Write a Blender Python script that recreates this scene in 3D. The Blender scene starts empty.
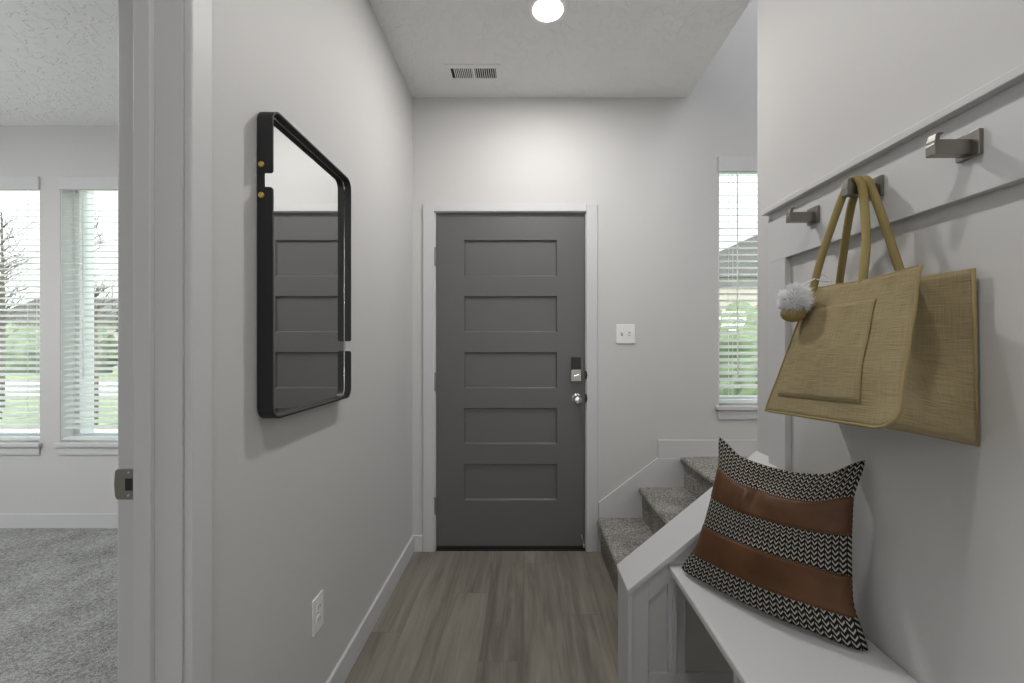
import bpy, bmesh, math, random
from mathutils import Vector, Matrix, noise
PI = math.pi
random.seed(7)
SC = bpy.context.scene
C = SC.collection

# ------------------------------------------------------------------ camera
FPX = 425.0
cam_d = bpy.data.cameras.new('camera')
cam = bpy.data.objects.new('camera', cam_d); C.objects.link(cam)
cam_d.sensor_width = 36.0
cam_d.lens = 36.0 * FPX / 1024.0
cam_d.shift_x = -12.0 / 1024.0
cam_d.shift_y = 3.5 / 1024.0
cam_d.clip_start = 0.02
EYE = 1.253
cam.location = (0, 0, EYE)
cam.rotation_euler = (PI / 2, 0, 0)
SC.camera = cam

# ------------------------------------------------------------------ exposure, sky, lights
SC.view_settings.view_transform = 'Standard'
SC.view_settings.look = 'None'
SC.view_settings.gamma = 1.0
SC.view_settings.use_curve_mapping = False
SC.view_settings.exposure = 1.04

W = bpy.data.worlds.new('world'); SC.world = W; W.use_nodes = True
wn = W.node_tree.nodes; wl = W.node_tree.links; wn.clear()
w_out = wn.new('ShaderNodeOutputWorld'); w_bg = wn.new('ShaderNodeBackground')
w_tc = wn.new('ShaderNodeTexCoord'); w_sep = wn.new('ShaderNodeSeparateXYZ'); w_ramp = wn.new('ShaderNodeValToRGB')
wl.new(w_tc.outputs['Generated'], w_sep.inputs[0]); wl.new(w_sep.outputs[2], w_ramp.inputs[0])
w_ramp.color_ramp.elements[0].position = 0.0; w_ramp.color_ramp.elements[0].color = (0.97, 0.98, 1.0, 1)
w_ramp.color_ramp.elements[1].position = 0.6; w_ramp.color_ramp.elements[1].color = (0.78, 0.86, 1.0, 1)
wl.new(w_ramp.outputs[0], w_bg.inputs[0]); w_bg.inputs[1].default_value = 0.95
wl.new(w_bg.outputs[0], w_out.inputs[0])

def area(name, loc, size, power, color=(1, 1, 1), rot=(0, 0, 0), shape='DISK', size_y=None, spread=PI):
    d = bpy.data.lights.new(name, 'AREA'); d.shape = shape; d.size = size
    if size_y: d.size_y = size_y
    d.energy = power; d.color = color; d.spread = spread
    o = bpy.data.objects.new(name, d); C.objects.link(o); o.location = loc; o.rotation_euler = rot
    return o

_s = bpy.data.lights.new('sun', 'SUN'); _s.energy = 3.2; _s.angle = 0.02; _s.color = (1.0, 0.97, 0.92)
sun = bpy.data.objects.new('sun', _s); C.objects.link(sun); sun.rotation_euler = (math.radians(30), 0, math.radians(8))

CEIL = 2.758
WARM = (1.0, 0.98, 0.955)
# recessed lamps of the hall, then fill lamps added out of view (each sits in a can light built further down)
LAMPS = [(0.107, 1.90, CEIL, 6.5), (0.107, 0.45, CEIL, 3.0),
         (-2.6, 0.9, CEIL, 9.0), (-4.6, 0.9, CEIL, 9.0),
         (-1.6, -3.0, CEIL, 12.0), (1.6, -3.0, CEIL, 12.0)]
# globe fill lamps added out of view to brighten room, hall and stair
FILL_GLOBES = [(-3.2, 1.3, 1.6, 125.0), (0.62, -1.9, 1.6, 36.0), (1.62, 0.6, 3.9, 125.0), (1.97, 1.38, 1.50, 44.0)]
for i, (x, y, z, p) in enumerate(LAMPS):
    area('recessed_lamp', (x, y, z - 0.012), 0.125, p, WARM)
for (x, y, z, p) in FILL_GLOBES:
    d = bpy.data.lights.new('fill_globe', 'POINT'); d.energy = p; d.color = (0.91, 0.95, 1.0) if x < -3 else (1.0, 0.985, 0.965); d.shadow_soft_size = 0.17
    o = bpy.data.objects.new('fill_globe', d); C.objects.link(o); o.location = (x, y, z)

# ------------------------------------------------------------------ materials
def new_mat(name):
    m = bpy.data.materials.new(name); m.use_nodes = True
    nt = m.node_tree; b = nt.nodes['Principled BSDF']
    return m, nt, b
def setc(b, col, rough=0.5, metal=0.0, spec=None):
    b.inputs['Base Color'].default_value = (*col, 1); b.inputs['Roughness'].default_value = rough
    b.inputs['Metallic'].default_value = metal
    if spec is not None: b.inputs['Specular IOR Level'].default_value = spec
def plain(name, col, rough=0.5, metal=0.0, bump=0.0, bscale=60, var=0.0, spec=None):
    m, nt, b = new_mat(name); setc(b, col, rough, metal, spec)
    tc = nt.nodes.new('ShaderNodeTexCoord')
    n = nt.nodes.new('ShaderNodeTexNoise'); n.inputs['Scale'].default_value = bscale; n.inputs['Detail'].default_value = 3
    nt.links.new(tc.outputs['Object'], n.inputs['Vector'])
    if bump:
        bp = nt.nodes.new('ShaderNodeBump'); bp.inputs['Strength'].default_value = bump; bp.inputs['Distance'].default_value = 0.002
        nt.links.new(n.outputs[0], bp.inputs['Height']); nt.links.new(bp.outputs[0], b.inputs['Normal'])
    if var:
        mx = nt.nodes.new('ShaderNodeMix'); mx.data_type = 'RGBA'
        mx.inputs[6].default_value = (*[c * (1 - var) for c in col], 1); mx.inputs[7].default_value = (*[min(1, c * (1 + var)) for c in col], 1)
        nt.links.new(n.outputs[0], mx.inputs[0]); nt.links.new(mx.outputs[2], b.inputs['Base Color'])
    return m
def glow(name, col, s):
    m = bpy.data.materials.new(name); m.use_nodes = True; nt = m.node_tree; nt.nodes.clear()
    e = nt.nodes.new('ShaderNodeEmission'); e.inputs[0].default_value = (*col, 1); e.inputs[1].default_value = s
    o = nt.nodes.new('ShaderNodeOutputMaterial'); nt.links.new(e.outputs[0], o.inputs[0]); return m

M = {}
M['wall'] = plain('wall_paint', (0.592, 0.586, 0.580), 0.6, bump=0.12, bscale=90, spec=0.3)
M['wall_upper'] = M['wall']
M['trim'] = plain('trim_paint', (0.605, 0.605, 0.612), 0.5, bump=0.03, bscale=40, spec=0.4)
M['white'] = plain('white_plastic', (0.82, 0.82, 0.81), 0.35)
M['door'] = plain('door_paint', (0.125, 0.122, 0.122), 0.42, bump=0.05, bscale=120)
M['nickel'] = plain('brushed_nickel', (0.36, 0.35, 0.32), 0.33, 1.0, bump=0.05, bscale=200)
M['hook'] = plain('satin_nickel', (0.27, 0.255, 0.23), 0.36, 1.0, bump=0.05, bscale=200)
M['chrome'] = plain('bright_nickel', (0.65, 0.65, 0.63), 0.2, 1.0)
M['brass'] = plain('brass', (0.85, 0.62, 0.16), 0.3, 1.0)
M['black'] = plain('black_rubber', (0.012, 0.012, 0.013), 0.4)
M['black_metal'] = plain('black_powder_coat', (0.010, 0.010, 0.012), 0.5, 0.0, bump=0.05, bscale=300)
M['dark'] = plain('dark_void', (0.02, 0.02, 0.02), 0.8)
M['mirror'] = plain('mirror_glass', (0.86, 0.88, 0.87), 0.0, 1.0)
M['lamp'] = glow('lamp_diffuser', (1.0, 0.97, 0.9), 9.0)
M['slat'] = plain('blind_slat', (0.90, 0.91, 0.89), 0.4)
_nt = M['slat'].node_tree; _b = _nt.nodes['Principled BSDF']; _o = [q for q in _nt.nodes if q.type == 'OUTPUT_MATERIAL'][0]
_t = _nt.nodes.new('ShaderNodeBsdfTranslucent'); _t.inputs[0].default_value = (0.93, 0.96, 0.93, 1); _m = _nt.nodes.new('ShaderNodeMixShader'); _m.inputs[0].default_value = 0.45
_nt.links.new(_b.outputs[0], _m.inputs[1]); _nt.links.new(_t.outputs[0], _m.inputs[2]); _nt.links.new(_m.outputs[0], _o.inputs[0])
M['vinyl'] = plain('white_vinyl', (0.82, 0.82, 0.82), 0.4)
M['grass'] = plain('lawn', (0.24, 0.29, 0.14), 0.9, var=0.4, bscale=4)
M['concrete'] = plain('concrete', (0.55, 0.54, 0.51), 0.9, var=0.06, bscale=3)
M['siding'] = plain('house_siding', (0.42, 0.38, 0.33), 0.8)
M['roof'] = plain('roof_shingle', (0.13, 0.12, 0.12), 0.9, var=0.3, bscale=9)
M['bark'] = plain('tree_bark', (0.12, 0.09, 0.07), 0.9)
M['leaf'] = plain('shrub_leaf', (0.15, 0.20, 0.10), 0.8, var=0.4, bscale=6)
M['hill'] = plain('dry_hill', (0.20, 0.20, 0.14), 1.0, var=0.2, bscale=0.1)
M['strap'] = plain('jute_webbing', (0.30, 0.235, 0.09), 0.85, bump=0.5, bscale=350, var=0.15)
M['fluff'] = plain('white_fluff', (0.86, 0.86, 0.88), 0.9)
M['seam'] = plain('jute_binding', (0.29, 0.225, 0.105), 0.9, bump=0.5, bscale=400, var=0.15)

# window glass: mostly clear
m = bpy.data.materials.new('window_glass'); m.use_nodes = True; nt = m.node_tree; nt.nodes.clear()
o_ = nt.nodes.new('ShaderNodeOutputMaterial'); t_ = nt.nodes.new('ShaderNodeBsdfTransparent'); g_ = nt.nodes.new('ShaderNodeBsdfGlossy')
g_.inputs['Roughness'].default_value = 0.0; mx_ = nt.nodes.new('ShaderNodeMixShader'); mx_.inputs[0].default_value = 0.06
nt.links.new(t_.outputs[0], mx_.inputs[1]); nt.links.new(g_.outputs[0], mx_.inputs[2]); nt.links.new(mx_.outputs[0], o_.inputs[0])
t_.inputs[0].default_value = (0.97, 1, 0.98, 1)
M['glass'] = m

# ceiling: knock-down texture
m, nt, b = new_mat('ceiling_knockdown'); setc(b, (0.84, 0.84, 0.83), 0.6, spec=0.3)
tc = nt.nodes.new('ShaderNodeTexCoord'); n = nt.nodes.new('ShaderNodeTexNoise'); n.inputs['Scale'].default_value = 16; n.inputs['Detail'].default_value = 4
n.inputs['Distortion'].default_value = 1.2
r = nt.nodes.new('ShaderNodeValToRGB'); r.color_ramp.elements[0].position = 0.50; r.color_ramp.elements[1].position = 0.58
bp = nt.nodes.new('ShaderNodeBump'); bp.inputs['Strength'].default_value = 0.7; bp.inputs['Distance'].default_value = 0.004
nt.links.new(tc.outputs['Object'], n.inputs['Vector']); nt.links.new(n.outputs[0], r.inputs[0]); nt.links.new(r.outputs[0], bp.inputs['Height'])
nt.links.new(bp.outputs[0], b.inputs['Normal']); M['ceiling'] = m

# plank floor, boards run away from the camera
m, nt, b = new_mat('vinyl_plank_floor'); b.inputs['Roughness'].default_value = 0.42; b.inputs['Specular IOR Level'].default_value = 0.35
N = nt.nodes.new; L = nt.links.new
tc = N('ShaderNodeTexCoord'); sep = N('ShaderNodeSeparateXYZ'); L(tc.outputs['Object'], sep.inputs[0])
cmb = N('ShaderNodeCombineXYZ'); L(sep.outputs[0], cmb.inputs[1])
_r = N('ShaderNodeMath'); _r.operation = 'DIVIDE'; _r.inputs[1].default_value = 0.178; L(sep.outputs[0], _r.inputs[0])
_f = N('ShaderNodeMath'); _f.operation = 'FLOOR'; L(_r.outputs[0], _f.inputs[0])
_s1 = N('ShaderNodeMath'); _s1.operation = 'MULTIPLY_ADD'; _s1.inputs[1].default_value = 0.4637; L(_f.outputs[0], _s1.inputs[0]); L(sep.outputs[1], _s1.inputs[2])
L(_s1.outputs[0], cmb.inputs[0])
bk = N('ShaderNodeTexBrick'); L(cmb.outputs[0], bk.inputs['Vector'])
bk.inputs['Scale'].default_value = 1.0; bk.inputs['Brick Width'].default_value = 1.22; bk.inputs['Row Height'].default_value = 0.178
bk.inputs['Mortar Size'].default_value = 0.0012; bk.inputs['Mortar Smooth'].default_value = 0.3; bk.offset = 0.0
bk.inputs['Color1'].default_value = (0, 0, 0, 1); bk.inputs['Color2'].default_value = (1, 1, 1, 1); bk.inputs['Mortar'].default_value = (0.5, 0.5, 0.5, 1)
# per-plank offset into the grain
mul = N('ShaderNodeMath'); mul.operation = 'MULTIPLY'; mul.inputs[1].default_value = 37.0
sx = N('ShaderNodeSeparateXYZ'); L(bk.outputs['Color'], sx.inputs[0]); L(sx.outputs[0], mul.inputs[0])
mp = N('ShaderNodeCombineXYZ')
m1 = N('ShaderNodeMath'); m1.operation = 'MULTIPLY'; m1.inputs[1].default_value = 26.0; L(sep.outputs[0], m1.inputs[0])
m2 = N('ShaderNodeMath'); m2.operation = 'MULTIPLY'; m2.inputs[1].default_value = 1.6; L(sep.outputs[1], m2.inputs[0])
L(m1.outputs[0], mp.inputs[0]); L(m2.outputs[0], mp.inputs[1]); L(mul.outputs[0], mp.inputs[2])
g1 = N('ShaderNodeTexNoise'); g1.inputs['Scale'].default_value = 1.0; g1.inputs['Detail'].default_value = 6; g1.inputs['Roughness'].default_value = 0.6; g1.inputs['Distortion'].default_value = 0.6
L(mp.outputs[0], g1.inputs['Vector'])
g2 = N('ShaderNodeTexNoise'); g2.inputs['Scale'].default_value = 0.22; g2.inputs['Detail'].default_value = 2; L(mp.outputs[0], g2.inputs['Vector'])
ramp = N('ShaderNodeValToRGB'); e = ramp.color_ramp.elements
e[0].position = 0.28; e[0].color = (0.140, 0.126, 0.105, 1); e[1].position = 0.72; e[1].color = (0.300, 0.276, 0.232, 1)
k = e.new(0.5); k.color = (0.225, 0.206, 0.173, 1)
ad = N('ShaderNodeMath'); ad.operation = 'MULTIPLY_ADD'; ad.inputs[1].default_value = 0.10; L(sx.outputs[0], ad.inputs[0])
ad2 = N('ShaderNodeMath'); ad2.operation = 'MULTIPLY_ADD'; ad2.inputs[1].default_value = 0.95; L(g1.outputs[0], ad2.inputs[0])
ad3 = N('ShaderNodeMath'); ad3.operation = 'MULTIPLY_ADD'; ad3.inputs[1].default_value = 0.35; ad3.inputs[2].default_value = -0.19; L(g2.outputs[0], ad3.inputs[0])
L(ad3.outputs[0], ad2.inputs[2]); L(ad2.outputs[0], ad.inputs[2]); L(ad.outputs[0], ramp.inputs[0])
mm = N('ShaderNodeMix'); mm.data_type = 'RGBA'; mm.inputs[7].default_value = (0.14, 0.125, 0.10, 1)
L(bk.outputs['Fac'], mm.inputs[0]); L(ramp.outputs[0], mm.inputs[6]); L(mm.outputs[2], b.inputs['Base Color'])
bp = N('ShaderNodeBump'); bp.inputs['Strength'].default_value = 0.12; bp.inputs['Distance'].default_value = 0.001
L(g1.outputs[0], bp.inputs['Height']); L(bp.outputs[0], b.inputs['Normal']); M['plank'] = m

def carpet(name, c0, c1, c2, scale=260):
    m, nt, b = new_mat(name); b.inputs['Roughness'].default_value = 0.95; b.inputs['Specular IOR Level'].default_value = 0.1
    N = nt.nodes.new; L = nt.links.new
    tc = N('ShaderNodeTexCoord')
    a = N('ShaderNodeTexNoise'); a.inputs['Scale'].default_value = scale; a.inputs['Detail'].default_value = 3; L(tc.outputs['Object'], a.inputs['Vector'])
    v = N('ShaderNodeTexNoise'); v.inputs['Scale'].default_value = 5; v.inputs['Detail'].default_value = 4; L(tc.outputs['Object'], v.inputs['Vector'])
    f = N('ShaderNodeTexNoise'); f.inputs['Scale'].default_value = scale * 0.35; f.inputs['Detail'].default_value = 2; L(tc.outputs['Object'], f.inputs['Vector'])
    s = N('ShaderNodeMath'); s.operation = 'MULTIPLY_ADD'; s.inputs[1].default_value = 0.30; L(v.outputs[0], s.inputs[0])
    s1 = N('ShaderNodeMath'); s1.operation = 'MULTIPLY_ADD'; s1.inputs[1].default_value = 0.55; L(f.outputs[0], s1.inputs[0])
    s2 = N('ShaderNodeMath'); s2.operation = 'MULTIPLY'; s2.inputs[1].default_value = 0.85; L(a.outputs[0], s2.inputs[0])
    L(s2.outputs[0], s1.inputs[2]); L(s1.outputs[0], s.inputs[2])
    r = N('ShaderNodeValToRGB'); e = r.color_ramp.elements
    e[0].position = 0.68; e[0].color = (*c0, 1); e[1].position = 1.0; e[1].color = (*c2, 1); q = e.new(0.84); q.color = (*c1, 1)
    L(s.outputs[0], r.inputs[0]); L(r.outputs[0], b.inputs['Base Color'])
    bp = N('ShaderNodeBump'); bp.inputs['Strength'].default_value = 0.8; bp.inputs['Distance'].default_value = 0.006
    L(s1.outputs[0], bp.inputs['Height']); L(bp.outputs[0], b.inputs['Normal'])
    return m
M['carpet'] = carpet('room_carpet', (0.15, 0.15, 0.145), (0.31, 0.31, 0.30), (0.50, 0.50, 0.49), 240)
M['stair_carpet'] = carpet('stair_carpet', (0.095, 0.087, 0.077), (0.265, 0.25, 0.228), (0.55, 0.53, 0.50), 300)

# jute weave
m, nt, b = new_mat('jute_weave'); b.inputs['Roughness'].default_value = 0.95; b.inputs['Specular IOR Level'].default_value = 0.1
N = nt.nodes.new; L = nt.links.new
uv = N('ShaderNodeUVMap'); uv.uv_map = 'UVMap'
def stretched(sx_, sy_):
    mp = N('ShaderNodeMapping'); mp.inputs['Scale'].default_value = (sx_, sy_, 1); L(uv.outputs[0], mp.inputs[0])
    t = N('ShaderNodeTexNoise'); t.inputs['Scale'].default_value = 1; t.inputs['Detail'].default_value = 2; L(mp.outputs[0], t.inputs['Vector']); return t
a = stretched(18, 640); c_ = stretched(640, 18); big = stretched(5, 14)
def wav(dirn):
    w = N('ShaderNodeTexWave'); w.wave_type = 'BANDS'; w.bands_direction = dirn; w.inputs['Scale'].default_value = 190; w.inputs['Distortion'].default_value = 1.0
    L(uv.outputs[0], w.inputs['Vector']); return w
wx = wav('X'); wy = wav('Y')
c2_ = N('ShaderNodeMath'); c2_.operation = 'MULTIPLY_ADD'; c2_.inputs[1].default_value = 0.55; c2_.inputs[2].default_value = 0.22; L(c_.outputs[0], c2_.inputs[0])
s0 = N('ShaderNodeMath'); s0.operation = 'ADD'; L(a.outputs[0], s0.inputs[0]); L(c2_.outputs[0], s0.inputs[1])
s1 = N('ShaderNodeMath'); s1.operation = 'MULTIPLY_ADD'; s1.inputs[1].default_value = 0.45; L(big.outputs[0], s1.inputs[0]); L(s0.outputs[0], s1.inputs[2])
r = N('ShaderNodeValToRGB'); e = r.color_ramp.elements
e[0].position = 0.85; e[0].color = (0.19, 0.148, 0.078, 1); e[1].position = 1.0; e[1].color = (0.365, 0.300, 0.175, 1); r.color_ramp.interpolation = 'LINEAR'
s2 = N('ShaderNodeMath'); s2.operation = 'MULTIPLY_ADD'; s2.inputs[1].default_value = 0.55; s2.inputs[2].default_value = 0.24; L(s1.outputs[0], s2.inputs[0])
L(s2.outputs[0], r.inputs[0]); e[0].position = 0.70; e[1].position = 1.02 if False else 1.0; L(r.outputs[0], b.inputs['Base Color'])
wm = N('ShaderNodeMath'); wm.operation = 'ADD'; L(wx.outputs[0], wm.inputs[0]); L(wy.outputs[0], wm.inputs[1])
bp = N('ShaderNodeBump'); bp.inputs['Strength'].default_value = 0.35; bp.inputs['Distance'].default_value = 0.001
wm2 = N('ShaderNodeMath'); wm2.operation = 'ADD'; L(wm.outputs[0], wm2.inputs[0]); L(s0.outputs[0], wm2.inputs[1])
L(wm2.outputs[0], bp.inputs['Height']); L(bp.outputs[0], b.inputs['Normal']); M['jute'] = m

# knit of black and white zig-zag rows
m, nt, b = new_mat('zigzag_knit'); b.inputs['Roughness'].default_value = 0.9; b.inputs['Specular IOR Level'].default_value = 0.15
N = nt.nodes.new; L = nt.links.new
uv = N('ShaderNodeUVMap'); uv.uv_map = 'UVMap'; sp = N('ShaderNodeSeparateXYZ'); L(uv.outputs[0], sp.inputs[0])
def mth(op, a_, b_=None, c__=None):
    n_ = N('ShaderNodeMath'); n_.operation = op
    for i_, v_ in enumerate((a_, b_, c__)):
        if v_ is None: continue
        if isinstance(v_, (int, float)): n_.inputs[i_].default_value = v_
        else: L(v_, n_.inputs[i_])
    return n_.outputs[0]
tri = mth('PINGPONG', mth('MULTIPLY', sp.outputs[0], 56.0), 1.0)
ph = mth('MULTIPLY_ADD', sp.outputs[1], 34.0, mth('MULTIPLY', tri, -0.85))
fr = mth('FRACT', ph)
wv = mth('PINGPONG', fr, 0.5)
rr = N('ShaderNodeValToRGB'); e = rr.color_ramp.elements; e[0].position = 0.28; e[0].color = (0.012, 0.012, 0.013, 1); e[1].position = 0.36; e[1].color = (0.42, 0.395, 0.34, 1)
gap = mth('LESS_THAN', tri, 0.84)
L(mth('MULTIPLY', wv, gap), rr.inputs[0]); L(rr.outputs[0], b.inputs['Base Color'])
bp = N('ShaderNodeBump'); bp.inputs['Strength'].default_value = 0.6; bp.inputs['Distance'].default_value = 0.003; L(wv, bp.inputs['Height']); L(bp.outputs[0], b.inputs['Normal'])
M['knit'] = m
M['knit_back'] = plain('black_cotton', (0.015, 0.015, 0.016), 0.9)
m, nt, b = new_mat('brown_leather'); b.inputs['Roughness'].default_value = 0.5; b.inputs['Specular IOR Level'].default_value = 0.3
N = nt.nodes.new; L = nt.links.new
tc = N('ShaderNodeTexCoord'); n = N('ShaderNodeTexNoise'); n.inputs['Scale'].default_value = 9; n.inputs['Detail'].default_value = 5; L(tc.outputs['Object'], n.inputs['Vector'])
r = N('ShaderNodeValToRGB'); e = r.color_ramp.elements; e[0].position = 0.3; e[0].color = (0.070, 0.029, 0.011, 1); e[1].position = 0.75; e[1].color = (0.135, 0.060, 0.025, 1)
L(n.outputs[0], r.inputs[0]); L(r.outputs[0], b.inputs['Base Color'])
vo = N('ShaderNodeTexVoronoi'); vo.inputs['Scale'].default_value = 350; L(tc.outputs['Object'], vo.inputs['Vector'])
bp = N('ShaderNodeBump'); bp.inputs['Strength'].default_value = 0.15; bp.inputs['Distance'].default_value = 0.001; L(vo.outputs[0], bp.inputs['Height']); L(bp.outputs[0], b.inputs['Normal'])
M['leather'] = m

# ------------------------------------------------------------------ mesh helpers
def BM(): return bmesh.new()
def box(bm, x0, x1, y0, y1, z0, z1):
    x0, x1 = sorted((x0, x1)); y0, y1 = sorted((y0, y1)); z0, z1 = sorted((z0, z1))
    v = [bm.verts.new(p) for p in ((x0,y0,z0),(x1,y0,z0),(x1,y1,z0),(x0,y1,z0),(x0,y0,z1),(x1,y0,z1),(x1,y1,z1),(x0,y1,z1))]
    for f in ((0,3,2,1),(4,5,6,7),(0,1,5,4),(1,2,6,5),(2,3,7,6),(3,0,4,7)): bm.faces.new([v[i] for i in f])
    return bm
def prism(bm, pts, axis, a0, a1):
    """pts 2D polygon; axis 'y': (x,z) extruded in y; 'x': (y,z); 'z': (x,y)"""
    def P(p, a):
        return {'y': (p[0], a, p[1]), 'x': (a, p[0], p[1]), 'z': (p[0], p[1], a)}[axis]
    A = [bm.verts.new(P(p, a0)) for p in pts]; B = [bm.verts.new(P(p, a1)) for p in pts]
    n = len(pts)
    bm.faces.new(A); bm.faces.new(B[::-1])
    for i in range(n): bm.faces.new((A[i], B[i], B[(i+1) % n], A[(i+1) % n]))
    bmesh.ops.recalc_face_normals(bm, faces=bm.faces[:])
    return bm
def lathe(bm, c, prof, axis='y', seg=32):
    """prof: list (r, a) along axis from c"""
    rings = []
    for r, a in prof:
        ring = []
        for i in range(seg):
            t = 2 * PI * i / seg; u, v = r * math.cos(t), r * math.sin(t)
            p = {'y': (u, a, v), 'x': (a, u, v), 'z': (u, v, a)}[axis]
            ring.append(bm.verts.new((c[0]+p[0], c[1]+p[1], c[2]+p[2])))
        rings.append(ring)
    for a, b in zip(rings, rings[1:]):
        for i in range(seg): bm.faces.new((a[i], a[(i+1) % seg], b[(i+1) % seg], b[i]))
    bm.faces.new(rings[0]); bm.faces.new(rings[-1][::-1])
    bmesh.ops.recalc_face_normals(bm, faces=bm.faces[:])
    return bm
def tube(bm, pts, r, seg=12, flat=1.0):
    pts = [Vector(p) for p in pts]; rings = []
    up = Vector((0, 0, 1))
    prev = None
    for i, p in enumerate(pts):
        d = (pts[min(i+1, len(pts)-1)] - pts[max(i-1, 0)]).normalized()
        if prev is None:
            a = d.cross(up if abs(d.z) < 0.9 else Vector((1, 0, 0))).normalized()
        else:
            a = (prev - d * prev.dot(d)).normalized()
        b = d.cross(a).normalized(); prev = a
        rr = r(i / (len(pts) - 1)) if callable(r) else r
        rings.append([bm.verts.new(p + a * rr * math.cos(2*PI*k/seg) + b * rr * flat * math.sin(2*PI*k/seg)) for k in range(seg)])
    for a, b in zip(rings, rings[1:]):
        for i in range(seg): bm.faces.new((a[i], a[(i+1) % seg], b[(i+1) % seg], b[i]))
    bm.faces.new(rings[0][::-1]); bm.faces.new(rings[-1])
    bmesh.ops.recalc_face_normals(bm, faces=bm.faces[:])
    return bm
def spline(pts, n=12):
    P = [Vector(p) for p in pts]; out = []
    P = [P[0]*2 - P[1]] + P + [P[-1]*2 - P[-2]]
    for i in range(1, len(P) - 2):
        for k in range(n):
            t = k / n
            out.append(0.5 * ((2*P[i]) + (P[i+1]-P[i-1])*t + (2*P[i-1]-5*P[i]+4*P[i+1]-P[i+2])*t*t + (3*P[i]-P[i-1]-3*P[i+1]+P[i+2])*t**3))
    out.append(P[-2]); return out
def obj(name, bm, mat, parent=None, bevel=0.0, bseg=2, smooth=False):
    me = bpy.data.meshes.new(name)
    if parent is not None:
        root = parent
        while root.parent: root = root.parent
        bmesh.ops.translate(bm, verts=bm.verts[:], vec=-Vector(root.location))
    bm.to_mesh(me); bm.free()
    for mt in (mat if isinstance(mat, (list, tuple)) else [mat]): me.materials.append(mt)
    o = bpy.data.objects.new(name, me); C.objects.link(o)
    if parent is not None: o.parent = parent
    if smooth:
        for p in me.polygons: p.use_smooth = True
        if smooth != 'all':
            try: me.set_sharp_from_angle(angle=math.radians(35))
            except Exception: pass
    if bevel:
        md = o.modifiers.new('bevel', 'BEVEL'); md.width = bevel; md.segments = bseg; md.limit_method = 'ANGLE'; md.angle_limit = math.radians(40)
    return o
def thing(name, label, cat, loc, group=None):
    o = bpy.data.objects.new(name, None); C.objects.link(o); o.location = loc; o.empty_display_size = 0.1
    o['label'] = label; o['category'] = cat
    if group: o['group'] = group
    return o
def tag(o, label, cat, group=None):
    o['label'] = label; o['category'] = cat
    if group: o['group'] = group
    return o
def struct(name, bm, mat, label=None, bevel=0.0, **kw):
    o = obj(name, bm, mat, None, bevel, **kw); o['kind'] = 'structure'
    if label: o['label'] = label
    return o
def sroot(name, loc, label):
    o = bpy.data.objects.new(name, None); C.objects.link(o); o.location = loc; o['kind'] = 'structure'; o['label'] = label
    return o
def copy_tree(o, loc, label):
    c = o.copy(); C.objects.link(c); c.location = loc; c['label'] = label
    for ch in list(o.children):
        d = ch.copy(); C.objects.link(d); d.parent = c
        for g in list(ch.children):
            e = g.copy(); C.objects.link(e); e.parent = d
    return c

# ------------------------------------------------------------------ the shell
D = 2.585            # inner face of the entry wall
XL = -0.678          # hall face of the left wall
XR = 0.875           # hall face of the hook wall
YJ = 0.842            # far jamb of the side doorway
YE = 1.593           # end of the hook wall
RY = 2.910           # window wall of the side room
XS = 2.15            # far side of the stairwell
TOP = 5.45

struct('floor_hall', box(BM(), XL - 0.115, 4.0, -6.0, D, -0.12, 0.0), M['plank'], 'grey brown vinyl plank floor of the entry hall')
b = box(BM(), -6.0, XL - 0.115, -1.2, RY, -0.12, 0.004)
struct('floor_side_room', b, M['carpet'], 'grey speckled carpet of the room beyond the doorway')

def wall_with_holes(name, x0, x1, z0, z1, y0, y1, holes, mat, label):
    bm = BM(); xs = x0
    for (a, b_, c, d) in sorted(holes):
        box(bm, xs, a, y0, y1, z0, z1)
        if c > z0: box(bm, a, b_, y0, y1, z0, c)
        if d < z1: box(bm, a, b_, y0, y1, d, z1)
        xs = b_
    box(bm, xs, x1, y0, y1, z0, z1)
    return struct(name, bm, mat, label)

# entry wall with door hole and stair window hole
DX0, DX1, DZ = -0.553, 0.387, 2.062
SWX0, SWX1, SWZ0, SWZ1 = 1.183, 1.75, 0.885, 2.39
wall_with_holes('wall_back', XL - 0.115, XS + 0.12, -0.1, TOP, D, D + 0.14, [(DX0, DX1, -0.1, DZ), (SWX0, SWX1, SWZ0, SWZ1)], M['wall'], 'pale grey entry wall around the front door')
# side room window wall
w1 = (-4.22, -3.315, 0.585, 2.40); w2 = (-3.177, -2.27, 0.585, 2.40)
wall_with_holes('wall_side_room', -6.0, XL - 0.05, -0.1, CEIL + 0.1, RY, RY + 0.14, [w1, w2], M['wall'], 'pale grey window wall of the side room')
# partition between hall and side room
struct('wall_left', box(BM(), XL - 0.115, XL, YJ + 0.01, RY, 0, CEIL), M['wall'], 'long pale grey wall the mirror hangs on')
bm = BM(); box(bm, XL - 0.115, XL, -1.2, 0.03, 0, CEIL); box(bm, XL - 0.115, XL, 0.03, YJ + 0.01, 2.06, CEIL)
struct('wall_left_near', bm, M['wall'])
bm = BM()
for a_ in ((-1.3, -0.2, 0, CEIL), (2.3, RY + 0.14, 0, CEIL), (-0.2, 2.3, 0, 0.6), (-0.2, 2.3, 2.4, CEIL)): box(bm, -6.12, -6.0, *a_)  # open hole added out of view to let sky light into the side room
struct('wall_side_room_far', bm, M['wall'])
struct('wall_side_room_near', box(BM(), -6.0, XL - 0.115, -1.32, -1.2, 0, CEIL), M['wall'])
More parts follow.
